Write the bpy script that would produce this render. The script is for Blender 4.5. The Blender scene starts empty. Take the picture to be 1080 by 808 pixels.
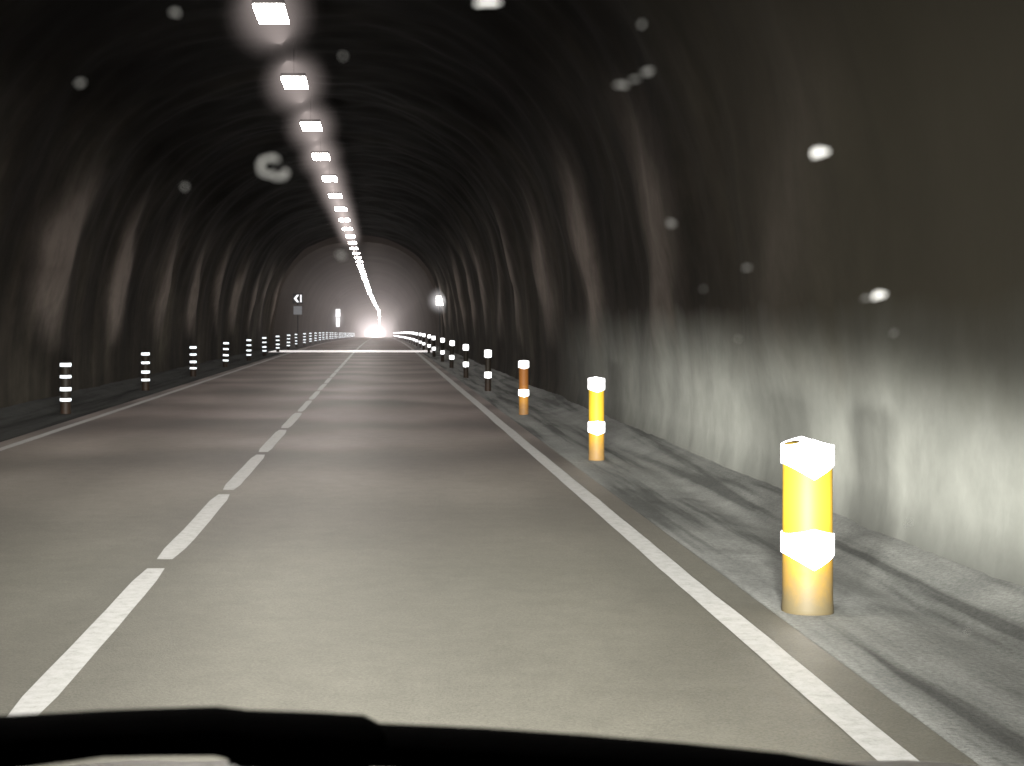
import bpy, bmesh, math, random
from mathutils import Vector, noise
random.seed(4)
sc = bpy.context.scene
COL = sc.collection
sc.view_settings.view_transform = 'Standard'
sc.view_settings.look = 'None'
sc.view_settings.exposure = 0

CX, HW, HT = -1.3, 4.85, 6.25

def dip(y):
    if y < 60: return 0.0
    if y < 150:
        t = (y-60)
        return -0.0075*t*t/180.0
    e = max(0, min(y,600)-305)
    return -0.0075*45 - 0.0075*(y-150) - 0.00018*e*e

# ---------------------------------------------------------------- helpers
def new_obj(name, mesh, parent=None, loc=(0,0,0)):
    o = bpy.data.objects.new(name, mesh)
    COL.objects.link(o)
    o.location = loc
    if parent: o.parent = parent
    return o

def mesh_from(name, verts, faces, mat=None, smooth=False):
    m = bpy.data.meshes.new(name)
    m.from_pydata(verts, [], faces)
    m.update()
    if mat: m.materials.append(mat)
    if smooth:
        m.polygons.foreach_set('use_smooth', [True]*len(m.polygons))
    return m

def bm_mesh(name, bm, mat, smooth=False):
    m = bpy.data.meshes.new(name)
    bmesh.ops.recalc_face_normals(bm, faces=bm.faces)
    bm.to_mesh(m); bm.free()
    m.materials.append(mat)
    if smooth:
        m.polygons.foreach_set('use_smooth', [True]*len(m.polygons))
    return m

def add_box(bm, c, s, bevel=0.0):
    r = bmesh.ops.create_cube(bm, size=1.0)
    vs = r['verts']
    for v in vs:
        v.co = Vector((v.co.x*s[0]+c[0], v.co.y*s[1]+c[1], v.co.z*s[2]+c[2]))
    if bevel > 0:
        es = list({e for v in vs for e in v.link_edges})
        bmesh.ops.bevel(bm, geom=es, offset=bevel, segments=2, affect='EDGES', profile=0.5)

def tube(bm, pts, radii, seg=12):
    rings = []
    for i, p in enumerate(pts):
        p = Vector(p)
        a = Vector(pts[max(i-1,0)]); b = Vector(pts[min(i+1,len(pts)-1)])
        d = (b-a).normalized()
        up = Vector((0,0,1)) if abs(d.z) < 0.9 else Vector((0,1,0))
        u = d.cross(up).normalized(); w = u.cross(d).normalized()
        r = radii[i] if isinstance(radii, (list,tuple)) else radii
        rw, rh = (r if isinstance(r, (tuple,list)) else (r, r))
        rings.append([bm.verts.new(p + u*rw*math.cos(2*math.pi*k/seg) + w*rh*math.sin(2*math.pi*k/seg)) for k in range(seg)])
    for i in range(len(rings)-1):
        for k in range(seg):
            bm.faces.new((rings[i][k], rings[i][(k+1)%seg], rings[i+1][(k+1)%seg], rings[i+1][k]))
    bm.faces.new(rings[0][::-1]); bm.faces.new(rings[-1])

class NT:
    def __init__(self, name):
        self.mat = bpy.data.materials.new(name); self.mat.use_nodes = True
        self.t = self.mat.node_tree; self.n = self.t.nodes; self.l = self.t.links
        self.b = self.n['Principled BSDF']
    def add(self, typ, **kw):
        nd = self.n.new(typ)
        for k, v in kw.items(): setattr(nd, k, v)
        return nd
    def coord(self, scale=(1,1,1)):
        tc = self.add('ShaderNodeTexCoord'); mp = self.add('ShaderNodeMapping')
        mp.inputs['Scale'].default_value = scale
        self.l.new(tc.outputs['Object'], mp.inputs['Vector'])
        return mp.outputs['Vector']
    def noise(self, vec, scale, detail=4, rough=0.6, dist=0.0):
        nd = self.add('ShaderNodeTexNoise')
        nd.inputs['Scale'].default_value = scale; nd.inputs['Detail'].default_value = detail
        nd.inputs['Roughness'].default_value = rough; nd.inputs['Distortion'].default_value = dist
        self.l.new(vec, nd.inputs['Vector']); return nd.outputs['Fac']
    def ramp(self, fac, stops):
        r = self.add('ShaderNodeValToRGB')
        cr = r.color_ramp
        while len(cr.elements) < len(stops): cr.elements.new(0.5)
        for e, (p, c) in zip(cr.elements, stops):
            e.position = p; e.color = (c[0], c[1], c[2], 1) if isinstance(c, (tuple,list)) else (c,c,c,1)
        self.l.new(fac, r.inputs['Fac']); return r.outputs['Color']
    def mix(self, a, b, fac, mode='MIX'):
        m = self.add('ShaderNodeMix', data_type='RGBA', blend_type=mode)
        for sock, v in ((m.inputs[0], fac), (m.inputs[6], a), (m.inputs[7], b)):
            if hasattr(v, 'links'): self.l.new(v, sock)
            elif isinstance(v, (tuple, list)): sock.default_value = (*v, 1)
            else: sock.default_value = v
        return m.outputs[2]
    def math(self, op, a, b=None, c=None, clamp=False):
        m = self.add('ShaderNodeMath', operation=op, use_clamp=clamp)
        for i, v in enumerate((a, b, c)):
            if v is None: continue
            if hasattr(v, 'links'): self.l.new(v, m.inputs[i])
            else: m.inputs[i].default_value = v
        return m.outputs[0]
    def gray(self, f):
        cm = self.add('ShaderNodeCombineColor')
        for i in range(3): self.l.new(f, cm.inputs[i])
        return cm.outputs[0]
    def bump(self, h, strength=0.5, dist=0.05):
        b = self.add('ShaderNodeBump'); b.inputs['Strength'].default_value = strength
        b.inputs['Distance'].default_value = dist
        self.l.new(h, b.inputs['Height']); self.l.new(b.outputs['Normal'], self.b.inputs['Normal'])
    def base(self, c):
        if hasattr(c, 'links'): self.l.new(c, self.b.inputs['Base Color'])
        else: self.b.inputs['Base Color'].default_value = (*c, 1)
    def xyz(self):
        tc = self.add('ShaderNodeTexCoord'); s = self.add('ShaderNodeSeparateXYZ')
        self.l.new(tc.outputs['Object'], s.inputs[0]); return s.outputs

# ---------------------------------------------------------------- materials
def mat_rock():
    t = NT('sprayed_rock')
    v = t.coord()
    n1 = t.noise(v, 0.30, 3, 0.5, 0.4)
    n2 = t.noise(t.coord((0.6,1,0.12)), 1.0, 3, 0.55, 0.4)
    n3 = t.noise(v, 3.0, 4, 0.6)
    c = t.ramp(n1, [(0.3,(0.015,0.012,0.010)),(0.52,(0.027,0.023,0.018)),(0.7,(0.050,0.044,0.034))])
    c = t.mix(c, t.ramp(n2, [(0.33,0.6),(0.5,0.9),(0.68,1.4)]), 1.0, 'MULTIPLY')
    c = t.mix(c, t.ramp(n3, [(0.3,0.78),(0.7,1.22)]), 1.0, 'MULTIPLY')
    at = t.add('ShaderNodeAttribute', attribute_name='rib')
    rib = t.math('MULTIPLY', at.outputs['Fac'], t.math('MULTIPLY', t.math('ADD', n2, n3), 0.9), clamp=True)
    c = t.mix(c, (0.185,0.158,0.140), rib)  # rib highlights painted in, as if the faces caught the light
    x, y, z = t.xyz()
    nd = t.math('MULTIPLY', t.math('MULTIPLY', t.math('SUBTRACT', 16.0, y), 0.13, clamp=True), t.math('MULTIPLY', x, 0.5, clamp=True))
    c = t.mix(c, (0.098,0.091,0.068), t.math('MULTIPLY', nd, 0.65))  # extra light on the near right wall, mixed into the colour
    vault = t.math('MULTIPLY_ADD', t.math('MULTIPLY', t.math('SUBTRACT', z, 2.8), 0.36, clamp=True), -0.85, 1.0)  # overhead shade painted in, colour darkens with height
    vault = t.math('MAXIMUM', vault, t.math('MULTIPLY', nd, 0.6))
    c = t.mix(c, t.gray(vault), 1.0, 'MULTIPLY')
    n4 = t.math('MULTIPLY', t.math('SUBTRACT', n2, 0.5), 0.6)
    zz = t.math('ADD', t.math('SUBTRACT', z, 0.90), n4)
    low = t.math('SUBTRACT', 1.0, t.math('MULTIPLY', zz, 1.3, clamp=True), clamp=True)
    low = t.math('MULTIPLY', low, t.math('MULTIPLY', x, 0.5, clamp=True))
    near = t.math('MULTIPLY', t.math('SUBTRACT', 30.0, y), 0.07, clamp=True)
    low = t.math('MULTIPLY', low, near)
    near_dim = t.math('MULTIPLY_ADD', t.math('MULTIPLY', t.math('SUBTRACT', y, 6.5), 0.12, clamp=True), 0.50, 0.50)  # nearest stretch darkened in colour to offset the headlight hot spot
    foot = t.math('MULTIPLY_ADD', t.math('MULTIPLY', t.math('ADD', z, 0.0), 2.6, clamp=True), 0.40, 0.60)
    lit_band = t.mix(t.ramp(n3, [(0.3,(0.215,0.222,0.205)),(0.7,(0.27,0.278,0.258))]), t.gray(t.math('MULTIPLY', near_dim, foot)), 1.0, 'MULTIPLY')  # headlight-lit lower wall painted as a pale band
    c = t.mix(c, lit_band, low)
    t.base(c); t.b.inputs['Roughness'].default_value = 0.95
    t.b.inputs['Specular IOR Level'].default_value = 0.1
    h = t.math('ADD', t.math('MULTIPLY', n3, 0.5), n2)
    t.bump(h, 0.2, 0.06)
    return t.mat

def mat_concrete():
    t = NT('lining_concrete')
    v = t.coord(); n = t.noise(v, 0.25, 2, 0.5)
    c = t.ramp(n, [(0.3,(0.058,0.048,0.042)),(0.7,(0.078,0.066,0.059))])
    t.base(c); t.b.inputs['Roughness'].default_value = 0.9
    t.b.inputs['Specular IOR Level'].default_value = 0.1
    return t.mat

def mat_asphalt():
    t = NT('asphalt')
    v = t.coord()
    fine = t.noise(v, 90, 2, 0.7); mid = t.noise(v, 5, 4, 0.65)
    big = t.noise(t.coord((0.5,0.22,1)), 1.0, 3, 0.55, 0.4)
    band = t.noise(t.coord((0.42,0.20,1)), 1.0, 1, 0.5, 0.3)
    x, y, _ = t.xyz()
    c = t.ramp(big, [(0.3,(0.108,0.104,0.086)),(0.7,(0.152,0.147,0.124))])
    c = t.mix(c, t.ramp(fine, [(0.25,0.7),(0.5,1.0),(0.8,1.35)]), 1.0, 'MULTIPLY')
    c = t.mix(c, t.ramp(mid, [(0.3,0.90),(0.7,1.10)]), 1.0, 'MULTIPLY')
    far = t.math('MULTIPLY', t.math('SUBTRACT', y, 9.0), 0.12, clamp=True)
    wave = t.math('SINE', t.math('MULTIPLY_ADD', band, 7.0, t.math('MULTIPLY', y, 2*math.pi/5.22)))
    light_patch = t.math('MULTIPLY_ADD', wave, 0.32, t.math('MULTIPLY_ADD', t.math('SUBTRACT', band, 0.5), 0.9, 1.08))  # light patches under the lamps painted in at lamp spacing
    c = t.mix(c, t.mix(c, t.gray(light_patch), 1.0, 'MULTIPLY'), far)
    c = t.mix(c, t.mix(c, (1.20,1.02,1.12), 1.0, 'MULTIPLY'), t.math('MULTIPLY', t.math('SUBTRACT', y, 9.0), 0.07, clamp=True))  # far road brightness put into the colour, slightly pink
    tr = t.math('COSINE', t.math('MULTIPLY', t.math('SUBTRACT', x, 1.0), 2*math.pi/1.55))
    c = t.mix(c, t.gray(t.math('MULTIPLY_ADD', tr, 0.06, 0.97)), 1.0, 'MULTIPLY')
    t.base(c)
    t.b.inputs['Roughness'].default_value = 0.58
    t.b.inputs['Specular IOR Level'].default_value = 0.4
    t.bump(fine, 0.35, 0.006)
    return t.mat

def mat_gravel():
    t = NT('packed_gravel')
    v = t.coord()
    n0 = t.noise(v, 40, 3, 0.75)
    n = t.noise(v, 1.6, 4, 0.6); n2 = t.noise(t.coord((3.2,0.12,1)), 1.6, 3, 0.5, 0.3)
    c = t.ramp(n, [(0.3,(0.150,0.154,0.148)),(0.7,(0.21,0.215,0.205))])
    c = t.mix(c, t.ramp(n2, [(0.36,0.42),(0.5,1.0),(0.65,1.2)]), 1.0, 'MULTIPLY')
    c = t.mix(c, t.ramp(n0, [(0.25,0.65),(0.8,1.38)]), 1.0, 'MULTIPLY')
    x = t.xyz()[0]
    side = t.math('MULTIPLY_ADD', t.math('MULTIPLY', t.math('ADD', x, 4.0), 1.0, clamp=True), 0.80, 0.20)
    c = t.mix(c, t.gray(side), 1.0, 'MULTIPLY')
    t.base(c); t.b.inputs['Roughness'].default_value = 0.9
    t.b.inputs['Specular IOR Level'].default_value = 0.15
    t.bump(n0, 0.35, 0.015)
    return t.mat

def mat_paint_line():
    t = NT('road_paint')
    n = t.noise(t.coord(), 14, 4, 0.75); n2 = t.noise(t.coord(), 90, 2, 0.7)
    m = t.math('ADD', n, t.math('MULTIPLY', n2, 0.4))
    c = t.ramp(m, [(0.44,(0.26,0.26,0.25)),(0.60,(0.38,0.38,0.37)),(0.8,(0.46,0.46,0.455))])
    t.base(c); t.b.inputs['Roughness'].default_value = 0.6
    return t.mat

def mat_simple(name, col, rough=0.6, metal=0.0, var=0.25, scale=12, emit=None, es=0, bump=0.1):
    t = NT(name)
    n = t.noise(t.coord(), scale, 3, 0.65)
    lo = tuple(c*(1-var) for c in col); hi = tuple(min(1,c*(1+var)) for c in col)
    t.base(t.ramp(n, [(0.3,lo),(0.7,hi)]))
    t.b.inputs['Roughness'].default_value = rough; t.b.inputs['Metallic'].default_value = metal
    if bump: t.bump(n, bump, 0.01)
    if emit:
        t.b.inputs['Emission Color'].default_value = (*emit, 1)
        t.b.inputs['Emission Strength'].default_value = es
        t.mat.cycles.emission_sampling = 'NONE'
    return t.mat

def mat_post(name, hi, lo, dirt):
    t = NT(name)
    z = t.xyz()[2]; n = t.noise(t.coord(), 9, 4, 0.7)
    f = t.math('MULTIPLY_ADD', n, 0.30, z)
    c = t.ramp(f, [(0.20,dirt),(0.46,lo),(0.62,hi)])
    t.base(c); t.b.inputs['Roughness'].default_value = 0.6
    t.b.inputs['Specular IOR Level'].default_value = 0.2
    return t.mat

M_rock, M_conc, M_asph, M_grav, M_line = mat_rock(), mat_concrete(), mat_asphalt(), mat_gravel(), mat_paint_line()
M_yel = mat_post('yellow_plastic', (0.185,0.118,0.009), (0.155,0.088,0.008), (0.070,0.056,0.030))
M_yel2 = mat_post('bright_yellow_plastic', (0.34,0.215,0.015), (0.30,0.16,0.012), (0.14,0.085,0.03))
M_org = mat_post('amber_plastic', (0.16,0.06,0.012), (0.32,0.15,0.02), (0.15,0.08,0.03))
M_drk = mat_post('unlit_dark_plastic', (0.012,0.009,0.006), (0.012,0.009,0.006), (0.02,0.012,0.008))  # shade put into the colour: post body as it looks unlit
M_refl = mat_simple('reflective_sheeting', (0.85,0.86,0.88), 0.4, 0, 0.05, 30, (1,0.99,1.0), 3.5, 0)  # emission stands in for headlight thrown back by the sheeting
M_reflf = mat_simple('reflective_sheeting_dim', (0.7,0.72,0.75), 0.4, 0, 0.1, 30, (0.9,0.95,1.0), 1.6, 0)  # returned headlight as emission, weaker than on the other bands
M_house = mat_simple('grey_metal_housing', (0.02,0.02,0.02), 0.7, 0.0, 0.2)
M_steel = mat_simple('galvanised_steel', (0.06,0.06,0.06), 0.6, 0.5, 0.2)
M_blk = mat_simple('black_rubber', (0.002,0.002,0.002), 1.0, 0, 0.3, 40)
M_blk.node_tree.nodes['Principled BSDF'].inputs['Specular IOR Level'].default_value = 0.05
M_black_sign = mat_simple('black_sign_face', (0.01,0.01,0.012), 0.5)
M_hood = mat_simple('silver_car_paint', (0.42,0.41,0.38), 0.45, 0.2, 0.1, 60, None, 0, 0)

def mat_emit(name, col, s):
    t = NT(name); t.base((0.8,0.8,0.8))
    n = t.noise(t.coord(), 5, 2)
    t.l.new(t.ramp(n, [(0.2, tuple(c*0.92 for c in col)), (0.8, col)]), t.b.inputs['Emission Color'])
    t.b.inputs['Emission Strength'].default_value = s
    return t.mat
M_lens = mat_emit('lamp_diffuser_glow', (1.0,0.93,0.88), 90)
M_lensf = mat_emit('far_lamp_diffuser_glow', (1.0,0.93,0.90), 60)
M_lensf.cycles.emission_sampling='NONE'
M_beam = mat_emit('headlight_glow', (1.0,0.96,0.97), 160)
M_signlit = mat_emit('lit_sign_face', (1.0,0.98,0.92), 6)
M_beam.cycles.emission_sampling='NONE'; M_signlit.cycles.emission_sampling='NONE'

def mat_glow_volume(name, col, k):  # volume that glows by itself, scatters no lamp light
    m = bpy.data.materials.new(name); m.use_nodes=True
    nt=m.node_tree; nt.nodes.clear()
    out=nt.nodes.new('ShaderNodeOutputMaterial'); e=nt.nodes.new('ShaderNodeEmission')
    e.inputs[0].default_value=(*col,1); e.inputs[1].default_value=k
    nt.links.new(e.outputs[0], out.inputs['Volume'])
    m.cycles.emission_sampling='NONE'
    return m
M_halo = mat_glow_volume('lamp_glow', (1.0,0.84,0.80), 0.17)  # bloom around the lamps, built as a glowing volume
M_halof = mat_glow_volume('far_lamp_glow', (1.0,0.88,0.86), 0.11)
M_halo2 = mat_glow_volume('bright_glow', (1.0,0.96,0.98), 0.14)

# ---------------------------------------------------------------- tunnel shells
def profile(th, W, H, n=2.5):
    c, s = math.cos(th), math.sin(th)
    return (CX - W*math.copysign(abs(c)**(2/n), c), H*max(s,0)**(2/n))

def build_shell(name, ys, nth, W, H, dispf, mat, zb=-0.25):
    verts, faces, ribs = [], [], []
    fine = [profile(math.pi*i/800, W, H) for i in range(801)]
    L = [0]
    for i in range(800): L.append(L[-1]+math.dist(fine[i], fine[i+1]))
    pr = []; k = 0
    for i in range(nth):
        s = L[-1]*i/(nth-1)
        while k < 799 and L[k+1] < s: k += 1
        f = (s-L[k])/max(L[k+1]-L[k], 1e-9)
        pr.append((fine[k][0]+(fine[k+1][0]-fine[k][0])*f, fine[k][1]+(fine[k+1][1]-fine[k][1])*f))
    for y in ys:
        dz = dip(y)
        for i,(x,z) in enumerate(pr):
            a = pr[max(i-1,0)]; b = pr[min(i+1,nth-1)]
            tx, tz = b[0]-a[0], b[1]-a[1]; l = math.hypot(tx,tz)
            nx, nz = tz/l, -tx/l
            s = i/(nth-1)
            d, rb = dispf(x, y, z, s)
            px, pz = x+nx*d, z+nz*d
            if i in (0, nth-1): pz = zb
            verts.append((px, y, pz+dz)); ribs.append(rb)
    for j in range(len(ys)-1):
        for i in range(nth-1):
            a = j*nth+i
            faces.append((a, a+1, a+nth+1, a+nth))
    m = mesh_from(name, verts, faces, mat, True)
    at = m.attributes.new('rib','FLOAT','POINT'); at.data.foreach_set('value', ribs)
    return m

def rock_disp(x, y, z, s):
    side = 1 if s > 0.5 else -1
    ph = y + 1.2*noise.noise(Vector((y*0.12, side*3, z*0.22))) + 0.30*z + 0.40*math.sin(z*1.3+side+y*0.2) + 0.5*noise.noise(Vector((y*0.3, side*5, z*0.8)))
    per = 6.9 if side < 0 else 6.0
    c = 0.5+0.5*math.cos(2*math.pi*(ph-0.8)/per)
    av = 0.85+0.8*noise.noise(Vector((y*0.13+9, side*7.0, z*0.25)))
    taper = min(1, max(0, (z-0.7)/1.8)) * max(0, 1-max(0,z-2.8)/2.0)
    rib = 0.17*av*taper*(c**2.5)
    fade = 1.0 if side < 0 else min(1.0, 0.35+max(0,(y-12)/14))
    tint = max(0, min(1, 1.45*fade*av*min(1,max(0,(z-0.9)/1.2))*max(0,1-max(0,z-3.0)/1.5)*(c**6)))
    v = Vector((x*0.3, y*0.22, z*0.16))
    n = 0.16*noise.noise(v) + 0.08*noise.noise(v*2.7) + 0.045*noise.noise(Vector((x*1.4,y*1.4,z*0.8))) + 0.015*noise.noise(Vector((x*4,y*4,z*3)))
    low = 0.3 + 0.7*min(max(z-0.4,0)/2.2, 1)
    inward = 0.16 if side > 0 else 0.0
    inward *= min(1, max(0, 1-(z-1.5)/2.5))
    # the foot of the wall runs out in a small talus instead of a hard corner
    foot = 0.10*max(0, 1-z/0.35)**2 if side > 0 else 0
    return rib + n*low - 0.02 + inward + foot, tint

ys = []
y = -14.0
while y < 84:
    ys.append(y); y += 0.18 if y < 45 else 0.3
rock = new_obj('rock_tunnel', build_shell('rock_tunnel', ys, 100, HW, HT, rock_disp, M_rock))
rock['label'] = 'dark sprayed rock tunnel arching over the road with ribs'
rock['category'] = 'tunnel'

def conc_disp(x, y, z, s):
    v = Vector((x*0.3, y*0.1, z*0.3))
    return 0.10*noise.noise(v), 0
ys = [84.0+i*0.9 for i in range(150)]
while ys[-1] < 900: ys.append(ys[-1]+4)
lin = new_obj('lined_tunnel', build_shell('lined_tunnel', ys, 60, HW-0.15, HT-0.25, conc_disp, M_conc))
lin['label'] = 'paler concrete lined tunnel section running far downhill'
lin['category'] = 'tunnel'
def ring_mesh():
    N=60; v=[]; f=[]
    for i in range(N+1):
        t = math.pi*i/N
        a = profile(t, HW-0.15, HT-0.2); b = profile(t, HW+0.6, HT+0.6)
        for (x,z) in (a,b):
            for yy in (83.6, 84.1): v.append((x,yy,z+dip(84)-0.1))
    for i in range(N):
        o=i*4; p=o+4
        f += [(o,o+2,p+2,p),(o+1,p+1,p+3,o+3),(o,p,p+1,o+1),(o+2,o+3,p+3,p+2)]
    return mesh_from('collar', v, f, M_conc)
col = new_obj('lining_collar', ring_mesh(), lin)

# ---------------------------------------------------------------- ground, road, markings
def strip(name, x0, x1, y0, y1, z, mat, step=2.0, nx=1):
    n = max(1, int((y1-y0)/step)); v=[]; f=[]
    for j in range(n+1):
        yy = y0+(y1-y0)*j/n
        for i in range(nx+1):
            v.append((x0+(x1-x0)*i/nx, yy, z+dip(yy)))
    for j in range(n):
        for i in range(nx):
            a=j*(nx+1)+i
            f.append((a,a+1,a+nx+2,a+nx+1))
    return v,f

xs = [-9+0.12*i for i in range(int(16/0.12)+1)]
ygs = [-14+0.14*i for i in range(int(60/0.14))]
while ygs[-1] < 900: ygs.append(ygs[-1]+ (1.0 if ygs[-1] < 150 else 5))
gv, gf = [], []
for yy in ygs:
    for x in xs:
        e = max(x-1.98, -4.72-x)
        z = 0.0
        if e > 0:
            k = min(e/0.25, 1)
            z = k*(0.022*noise.noise(Vector((x*1.5, yy*0.5, 0)))+0.012*noise.noise(Vector((x*6, yy*4, 2))))
            z -= 0.03*math.exp(-((e-0.85+0.12*noise.noise(Vector((yy*0.2,3,1))))/0.13)**2)
            z += 0.25*max(0, e-0.98)
            z -= 0.008*k
        else:
            z = -0.03
        gv.append((x, yy, z+dip(yy)))
nxx = len(xs)
for j in range(len(ygs)-1):
    for i in range(nxx-1):
        a=j*nxx+i; gf.append((a,a+1,a+nxx+1,a+nxx))
g = new_obj('ground', mesh_from('ground', gv, gf, M_grav, True)); g['kind']='structure'

v,f = strip('road', -4.75, 2.02, -14, 900, 0.004, M_asph, 1.0, 8)
r = new_obj('road', mesh_from('road', v, f, M_asph, True)); r['kind']='structure'

def wob_line(x0, w, y0, y1, z):
    v=[]; f=[]; yy=y0; n=0
    while yy <= y1:
        o = 0.008*noise.noise(Vector((yy*0.6, x0, 0)))
        e = 0.006*noise.noise(Vector((yy*3, x0, 7)))
        v += [(x0-w/2+o-e, yy, z+dip(yy)), (x0+w/2+o+e, yy, z+dip(yy))]
        if n: f.append((2*n-2, 2*n-1, 2*n+1, 2*n))
        n += 1; yy += 0.3 if yy < 60 else 3
    return v,f
for nm, x0, w in (('edge_line', 1.76, 0.14), ('edge_line', -4.47, 0.12)):
    v,f = wob_line(x0, w, -10, 800, 0.009)
    o = new_obj(nm, mesh_from(nm, v, f, M_line)); o['kind']='structure'
v,f = [],[]
k=-3
while 5.6+3.95*k < 500:
    y0 = 5.6+3.95*k; k+=1
    n0=len(v)
    hw = 0.07 if y0 < 22 else 0.055
    for q in range(9):
        yy=y0+3.6*q/8
        o = 0.012*noise.noise(Vector((yy*0.5, 4, 0)))
        e = 0.008*noise.noise(Vector((yy*3, 2, 7))) - (0.02 if q in (0,8) else 0)
        v += [(-1.36-hw+o-e,yy,0.009+dip(yy)),(-1.36+hw+o+e,yy,0.009+dip(yy))]
    for q in range(8): f.append((n0+2*q,n0+2*q+1,n0+2*q+3,n0+2*q+2))
o = new_obj('centre_line', mesh_from('centre_line', v, f, M_line)); o['kind']='structure'
v,f = strip('s', -5.7, 2.75, 76, 81.5, 0.016, M_line, 1.0, 1)
o = new_obj('road_glare', mesh_from('road_glare', v, f, mat_simple('pale_glare', (0.6,0.58,0.55),0.4,0,0.1,3,(1.0,0.93,0.92),0.8,0))); o['kind']='structure'  # glare of far lights painted as a pale glowing strip across the road

# ---------------------------------------------------------------- repeat helper
def copy_thing(thing, loc):
    t2 = thing.copy(); t2.location = loc
    COL.objects.link(t2)
    for ch in list(thing.children):
        c2 = ch.copy(); c2.parent = t2
        COL.objects.link(c2)
    return t2

def empty(name, loc, label, cat, group=None):
    e = bpy.data.objects.new(name, None); e.empty_display_size=0.2
    COL.objects.link(e); e.location = loc
    e['label']=label; e['category']=cat
    if group: e['group']=group
    return e

# ---------------------------------------------------------------- marker posts
def post_body_mesh(mat, R=0.105, H=0.88, seg=24):
    bm = bmesh.new()
    prof = [(R*1.04,-0.06),(R*1.03,0.02),(R,0.08),(R*0.98,H-0.035),(R*0.90,H-0.01),(R*0.6,H)]
    rings=[[bm.verts.new((r*math.cos(2*math.pi*k/seg), r*math.sin(2*math.pi*k/seg), z)) for k in range(seg)] for r,z in prof]
    for i in range(len(rings)-1):
        for k in range(seg):
            bm.faces.new((rings[i][k],rings[i][(k+1)%seg],rings[i+1][(k+1)%seg],rings[i+1][k]))
    bm.faces.new(rings[-1]); bm.faces.new(rings[0][::-1])
    return bm_mesh('post_body', bm, mat, True)
def band_mesh(mat, R, z0, z1, v=0.0, seg=32, cap=False):
    bm = bmesh.new()
    R2=R+0.008
    def ring(r, zf): return [bm.verts.new((r*math.cos(2*math.pi*k/seg), r*math.sin(2*math.pi*k/seg), zf(k))) for k in range(seg)]
    def vee(k): return abs(math.cos(2*math.pi*k/seg))
    lo = lambda k: z0 + v*vee(k)
    hi = lambda k: z1 - v*0.45*vee(k)
    a=ring(R-0.004,lo); b=ring(R2,lambda k: lo(k)+0.004); c=ring(R2,lambda k: hi(k)-0.004); d=ring(R-0.004 if not cap else R*0.75,hi)
    rs=[a,b,c,d]
    for i in range(3):
        for k in range(seg):
            bm.faces.new((rs[i][k],rs[i][(k+1)%seg],rs[i+1][(k+1)%seg],rs[i+1][k]))
    if cap: bm.faces.new(d)
    return bm_mesh('reflector_band', bm, mat, True)

G='roadside marker posts along the tunnel'
def make_post(loc, label, bodymat, bands, R, H, bmat, v):
    e = empty('marker_post', loc, label, 'marker post', G)
    new_obj('post_body', post_body_mesh(bodymat, R, H), e)
    for (a,b,cap) in bands: new_obj('reflector_band', band_mesh(bmat, R, a, b, v, cap=cap), e)
    return e
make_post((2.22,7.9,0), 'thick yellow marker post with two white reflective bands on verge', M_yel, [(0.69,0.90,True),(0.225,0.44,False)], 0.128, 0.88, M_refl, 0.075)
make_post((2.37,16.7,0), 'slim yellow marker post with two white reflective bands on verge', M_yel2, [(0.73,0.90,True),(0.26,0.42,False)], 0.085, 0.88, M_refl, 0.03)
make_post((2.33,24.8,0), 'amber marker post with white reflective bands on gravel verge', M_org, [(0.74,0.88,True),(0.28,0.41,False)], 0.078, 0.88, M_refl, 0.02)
pr = make_post((2.33,33.1,0), 'unlit dark marker post with two small white reflectors on verge', M_drk, [(0.73,0.90,True),(0.28,0.42,False)], 0.068, 0.88, M_refl, 0.01)
for i in range(1, 31):
    yy = 33.1+8.3*i
    c = copy_thing(pr, (2.33+0.03*random.uniform(-1,1), yy, dip(yy)))
    c.rotation_euler = (math.radians(random.uniform(-1.5,1.5)), math.radians(random.uniform(-2,2)), random.uniform(-0.3,0.3))
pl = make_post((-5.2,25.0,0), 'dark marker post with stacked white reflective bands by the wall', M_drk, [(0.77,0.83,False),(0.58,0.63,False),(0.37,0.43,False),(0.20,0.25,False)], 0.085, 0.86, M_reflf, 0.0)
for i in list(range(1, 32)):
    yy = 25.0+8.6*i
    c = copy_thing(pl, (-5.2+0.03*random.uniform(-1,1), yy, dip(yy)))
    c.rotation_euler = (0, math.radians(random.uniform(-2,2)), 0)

# ---------------------------------------------------------------- ceiling lamps
def spindle(name, mat, parent, c, R, L, seg=20, p=2.6, sz=1.0):  # tapered volume imitating the soft halo around a bright source
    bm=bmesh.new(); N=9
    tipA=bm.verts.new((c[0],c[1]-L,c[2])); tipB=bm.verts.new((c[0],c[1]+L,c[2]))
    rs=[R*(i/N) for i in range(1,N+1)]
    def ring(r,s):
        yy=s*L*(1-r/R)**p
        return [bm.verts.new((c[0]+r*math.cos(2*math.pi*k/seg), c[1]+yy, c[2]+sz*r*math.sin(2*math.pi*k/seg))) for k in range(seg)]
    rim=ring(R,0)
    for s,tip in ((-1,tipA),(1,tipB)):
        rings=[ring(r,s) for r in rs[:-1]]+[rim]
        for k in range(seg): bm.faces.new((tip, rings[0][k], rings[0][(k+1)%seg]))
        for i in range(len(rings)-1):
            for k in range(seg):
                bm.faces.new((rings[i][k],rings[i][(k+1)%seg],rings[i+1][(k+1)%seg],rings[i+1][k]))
    return new_obj(name, bm_mesh(name, bm, mat, True), parent)
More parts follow.
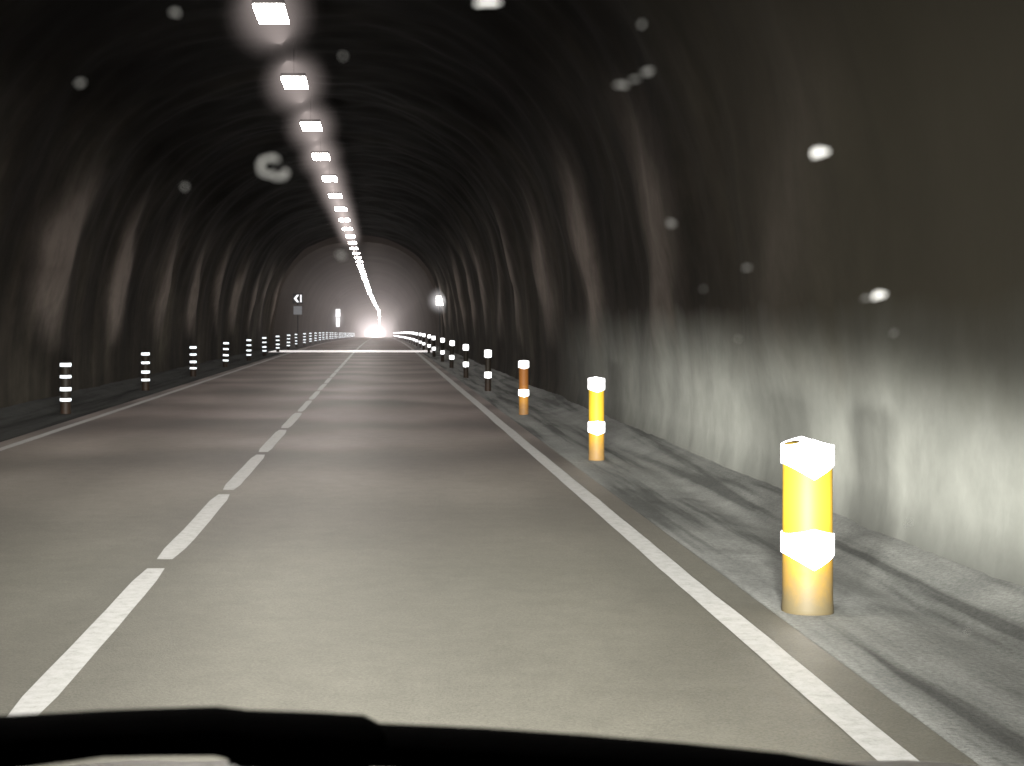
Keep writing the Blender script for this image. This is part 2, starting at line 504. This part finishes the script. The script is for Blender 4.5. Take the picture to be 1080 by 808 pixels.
def make_lamp(yy, lens, halo, R, L, w=0.36):
    lamp = empty('tunnel_lamp', (-1.33, yy, 5.2+dip(yy)), 'rectangular white luminaire hanging from the dark rock ceiling', 'ceiling lamp', 'row of lamps above the centre line')
    bm = bmesh.new(); add_box(bm, (0,0,0.035), (w+0.02,1.04,0.05), 0.015)
    new_obj('housing', bm_mesh('housing', bm, M_house), lamp)
    bm = bmesh.new(); add_box(bm, (0,0,-0.012), (w,1.0,0.035))
    new_obj('diffuser', bm_mesh('diffuser', bm, lens), lamp)
    bm = bmesh.new()
    for q in (-0.3,0.3): tube(bm, [(0,q,0.05),(0,q,1.1)], 0.005, 8)
    new_obj('bracket', bm_mesh('bracket', bm, M_house), lamp)
    spindle('glow_halo', halo, lamp, (0,-0.1,-0.03), R, L, 20, 2.5)
    return lamp
la = make_lamp(2.5, M_lens, M_halo, 0.66, 2.1)
for i in range(1, 86):
    yy = 2.5+5.22*i
    bend = 0.0 if yy < 120 else 0.9*min(1,(yy-120)/180)**1.5
    loc = (-1.33+bend+0.02*random.uniform(-1,1), yy, 5.2+dip(yy))
    if i < 13: copy_thing(la, loc)
    elif i == 13: lb = make_lamp(yy, M_lens, M_halof, 0.35, 1.6, 0.34)
    elif i < 32: copy_thing(lb, loc)
    elif i == 32: lc = make_lamp(yy, M_lensf, M_halof, 0.40, 1.8, 0.34)
    else: copy_thing(lc, loc)

# ---------------------------------------------------------------- signs
def box_part(name, parent, c, s, mat, bev=0.01):
    bm = bmesh.new(); add_box(bm, c, s, bev); return new_obj(name, bm_mesh(name, bm, mat), parent)
def pole(parent, h, r=0.035, x=0):
    bm = bmesh.new(); tube(bm, [(x,0.05,-0.1),(x,0.05,h)], r, 12); return new_obj('pole', bm_mesh('pole', bm, M_steel), parent)
M_wsign = mat_simple('white_sign_face', (0.8,0.8,0.8), 0.4, 0, 0.05, 20, (0.95,0.95,1.0), 1.2, 0)  # sign whites glow in place of reflected headlight
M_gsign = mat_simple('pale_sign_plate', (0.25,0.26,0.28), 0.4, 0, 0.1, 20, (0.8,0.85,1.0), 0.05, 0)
e = empty('arrow_sign', (-4.95, 90, dip(90)), 'black sign with white chevron arrow and bar above grey plate', 'road sign')
pole(e, 3.2)
box_part('sign_panel', e, (0,0,2.95), (0.60,0.04,0.60), M_black_sign)
def flat(name, pts, y0=-0.034):
    bm=bmesh.new()
    a=[bm.verts.new((p[0],y0,2.95+p[1])) for p in pts]; b=[bm.verts.new((p[0],y0+0.01,2.95+p[1])) for p in pts]
    n=len(pts)
    if n==6:
        for A in (a,b):
            bm.faces.new((A[0],A[1],A[4],A[5])); bm.faces.new((A[1],A[2],A[3],A[4]))
    else:
        bm.faces.new(a); bm.faces.new(b)
    for i in range(n): bm.faces.new((a[i],a[(i+1)%n],b[(i+1)%n],b[i]))
    new_obj(name, bm_mesh(name, bm, M_wsign), e)
flat('arrow', [(0.08,0.22),(-0.08,0),(0.08,-0.22),(-0.05,-0.22),(-0.23,0),(-0.05,0.22)])
flat('bar', [(0.15,0.22),(0.23,0.22),(0.23,-0.22),(0.15,-0.22)])
box_part('lower_plate', e, (0,0,2.25), (0.5,0.035,0.5), M_gsign)

e = empty('warning_board', (-4.9, 172, dip(172)), 'bright reflective board with stacked plates on pole', 'road sign')
pole(e, 3.6, 0.05)
box_part('sign_panel', e, (0,0,3.05), (0.5,0.05,0.9), M_wsign)
box_part('lower_plate', e, (0,0,2.0), (0.4,0.05,1.0), M_wsign)
spindle('glow_halo', mat_glow_volume('sign_glow',(1.0,0.96,0.98),0.05), e, (0,-0.3,2.5), 1.0, 5.0, 20, 2.4, 1.7)
e = empty('lit_emergency_sign', (3.02, 78, dip(78)), 'small glowing white box sign fixed beside tunnel wall', 'lit sign')
bm = bmesh.new(); tube(bm, [(0.0,0.1,-0.1),(0,0.1,3.0)], 0.03, 12); tube(bm, [(0,0.1,2.9),(0.0,0.0,2.75)], 0.03, 10)
new_obj('pole', bm_mesh('pole', bm, M_house), e)
box_part('sign_box', e, (0,0.06,2.62), (0.42,0.12,0.52), M_house, 0.03)
box_part('lit_face', e, (0,-0.012,2.62), (0.38,0.02,0.48), M_signlit, 0.006)
spindle('glow_halo', M_halo2, e, (0,-0.3,2.62), 0.8, 4.5, 20, 2.2)

# ---------------------------------------------------------------- oncoming car (far)
Yc=300.0
car = empty('oncoming_car', (-1.2, Yc, dip(Yc)), 'dark car approaching with glaring headlights in the opposite lane', 'car')
bm = bmesh.new()
prof = [(-2.1,0.35),(-2.15,0.6),(-2.05,0.82),(-1.1,0.98),(-0.45,1.42),(0.9,1.45),(1.7,1.05),(2.15,0.95),(2.2,0.4)]
L=[bm.verts.new((-0.88 if z<1.1 else -0.70,y,z)) for y,z in prof]; Rr=[bm.verts.new((0.88 if z<1.1 else 0.70,y,z)) for y,z in prof]
n=len(prof)
for i in range(n): bm.faces.new((L[i],L[(i+1)%n],Rr[(i+1)%n],Rr[i]))
bm.faces.new(L[::-1]); bm.faces.new(Rr)
new_obj('body', bm_mesh('body', bm, mat_simple('dark_car_paint',(0.03,0.03,0.035),0.3,0.3)), car)
M_glass = mat_simple('dark_glass',(0.01,0.01,0.012),0.1,0,0.1,5,None,0,0)
bm = bmesh.new()
q=[bm.verts.new(p) for p in ((-0.78,-1.06,1.02),(0.78,-1.06,1.02),(0.64,-0.5,1.40),(-0.64,-0.5,1.40))]; bm.faces.new(q)
new_obj('windshield', bm_mesh('windshield', bm, M_glass), car)
for sx in (-0.66,0.66):
    bm=bmesh.new(); tube(bm,[(sx,-2.12,0.68),(sx,-2.17,0.68),(sx,-2.19,0.68)],[0.15,0.15,0.11],16)
    h=new_obj('headlight', bm_mesh('headlight', bm, M_beam, True), car)
    spindle('glow_halo', M_halo2, h, (sx,-4,0.8), 1.9, 18, 24, 2.6, 0.75)
spindle('glow_halo', mat_glow_volume('wide_glow',(1.0,0.90,0.92),0.024), car, (0,-10,1.3), 5.5, 22, 28, 2.0, 0.8)
for sx in (-0.8,0.8):
    for sy in (-1.4,1.4):
        bm=bmesh.new(); tube(bm,[(sx-0.11,sy,0.32),(sx+0.11,sy,0.32)],0.32,20)
        new_obj('wheel', bm_mesh('wheel', bm, M_blk), car)

# ---------------------------------------------------------------- own car (hood, wipers, windscreen)
own = empty('car', (0.15, 0, 0), 'silver car bonnet with black wipers and spotted windscreen', 'car')
def P(x,y,z): return (x-0.15,y,z)
hv, hf = [], []
NX, NY = 24, 12
for j in range(NY+1):
    for i in range(NX+1):
        u=i/NX*2-1; w=j/NY
        y=0.98+0.72*w - 0.10*u*u*w
        z=1.088-0.055*w - 0.05*u*u - 0.25*max(0,w-0.93)*3 + 0.012*math.exp(-((abs(u)-0.55)/0.08)**2)
        hv.append((u*0.82, y, z))
for j in range(NY):
    for i in range(NX):
        a=j*(NX+1)+i; hf.append((a,a+1,a+NX+2,a+NX+1))
new_obj('hood', mesh_from('hood', hv, hf, M_hood, True), own)
cv, cf = [], []
for i in range(25):
    u=i/24*2-1
    for (y,z) in ((0.80,1.18),(0.86,1.15),(0.93,1.135),(1.02,1.075)):
        cv.append((u*0.8, y-0.06*u*u, z-0.03*u*u))
for i in range(24):
    for k in range(3):
        a=i*4+k; cf.append((a,a+4,a+5,a+1))
new_obj('cowl', mesh_from('cowl', cv, cf, M_blk, True), own)
def wiper(pts, rad):
    bm=bmesh.new(); tube(bm, [P(*p) for p in pts], rad, 14)
    return new_obj('wiper', bm_mesh('wiper', bm, M_blk, True), own)
wiper([(-0.34,0.88,1.250),(-0.27,0.90,1.2495),(-0.225,0.90,1.2505),(-0.18,0.90,1.2545),(-0.165,0.90,1.2560),(-0.13,0.90,1.2570),(-0.098,0.90,1.2575),(-0.088,0.90,1.2560),(-0.082,0.90,1.2530),(-0.04,0.90,1.2515),(-0.012,0.90,1.2505),(-0.006,0.90,1.2475),(-0.003,0.90,1.2460)],
      [(0.02,0.016),(0.02,0.0155),(0.02,0.0155),(0.02,0.0138),(0.02,0.0132),(0.02,0.0135),(0.02,0.0140),(0.02,0.0145),(0.02,0.0165),(0.02,0.0165),(0.02,0.016),(0.02,0.0145),(0.015,0.012)])
wiper([(-0.09,0.91,1.2475),(0.0,0.91,1.2462),(0.06,0.91,1.2435),(0.12,0.91,1.2397),(0.18,0.91,1.2350),(0.24,0.91,1.2290),(0.29,0.91,1.2215),(0.35,0.90,1.211),(0.45,0.88,1.200)],
      [(0.02,0.012),(0.02,0.0125),(0.02,0.0125),(0.02,0.0122),(0.02,0.012),(0.02,0.012),(0.02,0.011),(0.02,0.011),(0.02,0.010)])

t = NT('windscreen_glass')
tr = t.add('ShaderNodeBsdfTransparent'); tr.inputs[0].default_value=(0.97,0.98,0.975,1)
gl = t.add('ShaderNodeBsdfGlossy'); gl.inputs['Roughness'].default_value=0.05
mx = t.add('ShaderNodeMixShader'); mx.inputs[0].default_value=0.01
t.l.new(tr.outputs[0], mx.inputs[1]); t.l.new(gl.outputs[0], mx.inputs[2])
t.l.new(mx.outputs[0], t.n['Material Output'].inputs['Surface'])
M_ws = t.mat
def wsz(y): return 1.2+(0.85-y)*1.1
wv, wf = [], []
for j in range(9):
    for i in range(17):
        u=i/16*2-1; y=0.86-0.56*j/8
        wv.append((u*0.72, y, wsz(y)))
for j in range(8):
    for i in range(16):
        a=j*17+i; wf.append((a,a+1,a+18,a+17))
ws = new_obj('windshield', mesh_from('windshield', wv, wf, M_ws, True), own)
M_drop = mat_simple('dried_water_spot', (0.5,0.5,0.47), 0.3, 0, 0.3, 700, (0.9,0.88,0.8), 0.38, 0)  # spots glow in place of being lit from behind
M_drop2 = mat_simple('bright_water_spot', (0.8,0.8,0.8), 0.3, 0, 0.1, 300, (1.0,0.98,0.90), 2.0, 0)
def droplet(x, y, r, m, sx=1.0):
    bm=bmesh.new()
    bmesh.ops.create_icosphere(bm, subdivisions=2, radius=1.0)
    ph=random.uniform(0,6)
    for v in bm.verts:
        a=math.atan2(v.co.y,v.co.x)
        k=r*(1+0.22*math.sin(2*a+ph)+0.18*math.sin(3*a+ph*2)+0.1*math.sin(5*a+ph))
        v.co=Vector((v.co.x*k*sx, v.co.y*k, v.co.z*r*0.25))
    o=new_obj('water_drop', bm_mesh('water_drop', bm, m, True), ws)
    o.location=(x-0.15, y-0.001, wsz(y)); o.rotation_euler=(math.radians(180-47.7),0,random.uniform(-0.4,0.4))
for (x,y,r,b,sx) in [(0.151,0.524,0.0020,1,1.25),(0.186,0.568,0.0019,1,1.2),(0.1815,0.569,0.0010,0,1.3),
    (-0.066,0.487,0.0011,0,1),(0.080,0.5055,0.0009,0,2.2),(0.084,0.504,0.0006,0,2.2),(0.088,0.502,0.0009,0,2.0),(0.104,0.545,0.0011,0,1.2),(0.034,0.4845,0.0011,1,3.2),(-0.1,0.505,0.0010,0,1),
    (0.084,0.49,0.0008,0,1),(0.196,0.581,0.0009,0,1),(0.1345,0.559,0.0008,0,1.3),(-0.0146,0.555,0.0012,0,1.1),(0.228,0.656,0.0011,0,0.8),
    (-0.069,0.534,0.0009,0,1),(-0.0125,0.498,0.0007,0,1),(0.273,0.708,0.0009,0,0.8),(0.137,0.583,0.0005,0,1),(0.12,0.566,0.0005,0,1)]:
    droplet(x,y,r,M_drop2 if b else M_drop,sx)
bm=bmesh.new()
pts=[]
for k in range(11):
    a=math.radians(40+25*k)
    pts.append((0.0036*math.cos(a), 0.0044*math.sin(a), 0))
pts += [(0.002,-0.0058,0),(0.0048,-0.0055,0),(0.0055,-0.003,0)]
tube(bm, pts, [0.0004+0.0007*abs(math.sin(k*1.1)) for k in range(len(pts))], 8)
o=new_obj('water_drop', bm_mesh('water_drop', bm, M_drop, True), ws)
o.location=(-0.0385-0.15, 0.527, wsz(0.528)); o.rotation_euler=(math.radians(47.7+0),0,0)

# headlamps of the own car : real beam pattern with a horizontal cut-off
def headlamp(x, power):
    ld = bpy.data.lights.new('headlamp_beam','POINT'); ld.energy=power; ld.shadow_soft_size=0.18; ld.color=(1.0,0.97,0.89)
    ld.use_nodes=True; nt=ld.node_tree; N=nt.nodes; L=nt.links
    em=N['Emission']; geo=N.new('ShaderNodeNewGeometry'); sp=N.new('ShaderNodeSeparateXYZ')
    L.new(geo.outputs['Incoming'], sp.inputs[0])
    mr=N.new('ShaderNodeValToRGB'); 
    add=N.new('ShaderNodeMath'); add.operation='MULTIPLY_ADD'; add.inputs[1].default_value=1.0; add.inputs[2].default_value=0.5
    L.new(sp.outputs['Z'], add.inputs[0]); L.new(add.outputs[0], mr.inputs['Fac'])
    cr=mr.color_ramp
    stops=[(0.0,0.04),(0.25,0.16),(0.34,0.26),(0.40,0.60),(0.45,1.0),(0.485,1.0),(0.515,0.65),(0.565,0.05),(0.9,0.022)]
    while len(cr.elements)<len(stops): cr.elements.new(0.5)
    for e,(p,c) in zip(cr.elements,stops): e.position=p; e.color=(c,c,c,1)
    fw=N.new('ShaderNodeMath'); fw.operation='MAXIMUM'; fw.inputs[1].default_value=0.0
    L.new(sp.outputs['Y'], fw.inputs[0])
    pw=N.new('ShaderNodeMath'); pw.operation='POWER'; pw.inputs[1].default_value=11.0
    L.new(fw.outputs[0], pw.inputs[0])
    mu=N.new('ShaderNodeMath'); mu.operation='MULTIPLY'
    L.new(pw.outputs[0], mu.inputs[0]); L.new(mr.outputs['Color'], mu.inputs[1])
    L.new(mu.outputs[0], em.inputs['Strength'])
    o=bpy.data.objects.new('headlamp_beam', ld); COL.objects.link(o); o.location=(x,1.95,0.78)
for x in (-0.5,0.8): headlamp(x, 29000)

# self-glowing box standing in for lamp-lit haze in the far section
hz = mat_glow_volume('glowing_haze', (1.0,0.86,0.83), 0.0017)
bm=bmesh.new(); add_box(bm,(CX,300,2.0),(8.4,440,9.6))
o=new_obj('tunnel_haze_glow', bm_mesh('tunnel_haze_glow', bm, hz)); o['kind']='stuff'; o['label']='glowing volume standing in for lamp-lit haze in the tunnel'

# ---------------------------------------------------------------- world, camera
w = bpy.data.worlds.new('World'); sc.world=w; w.use_nodes=True
bg=w.node_tree.nodes['Background']; bg.inputs[0].default_value=(0.9,0.85,0.8,1); bg.inputs[1].default_value=0.002
cd=bpy.data.cameras.new('Camera'); cam=bpy.data.objects.new('Camera',cd); COL.objects.link(cam); sc.camera=cam
cam.location=(0,0,1.5); cam.rotation_euler=(math.radians(90),0,0)
cd.sensor_width=36; cd.lens=36*1600/1080
cd.shift_x=(540-402)/1080; cd.shift_y=-(404-340)/1080
cd.clip_start=0.05; cd.clip_end=2000
cd.dof.use_dof=True; cd.dof.focus_distance=6.0; cd.dof.aperture_fstop=12
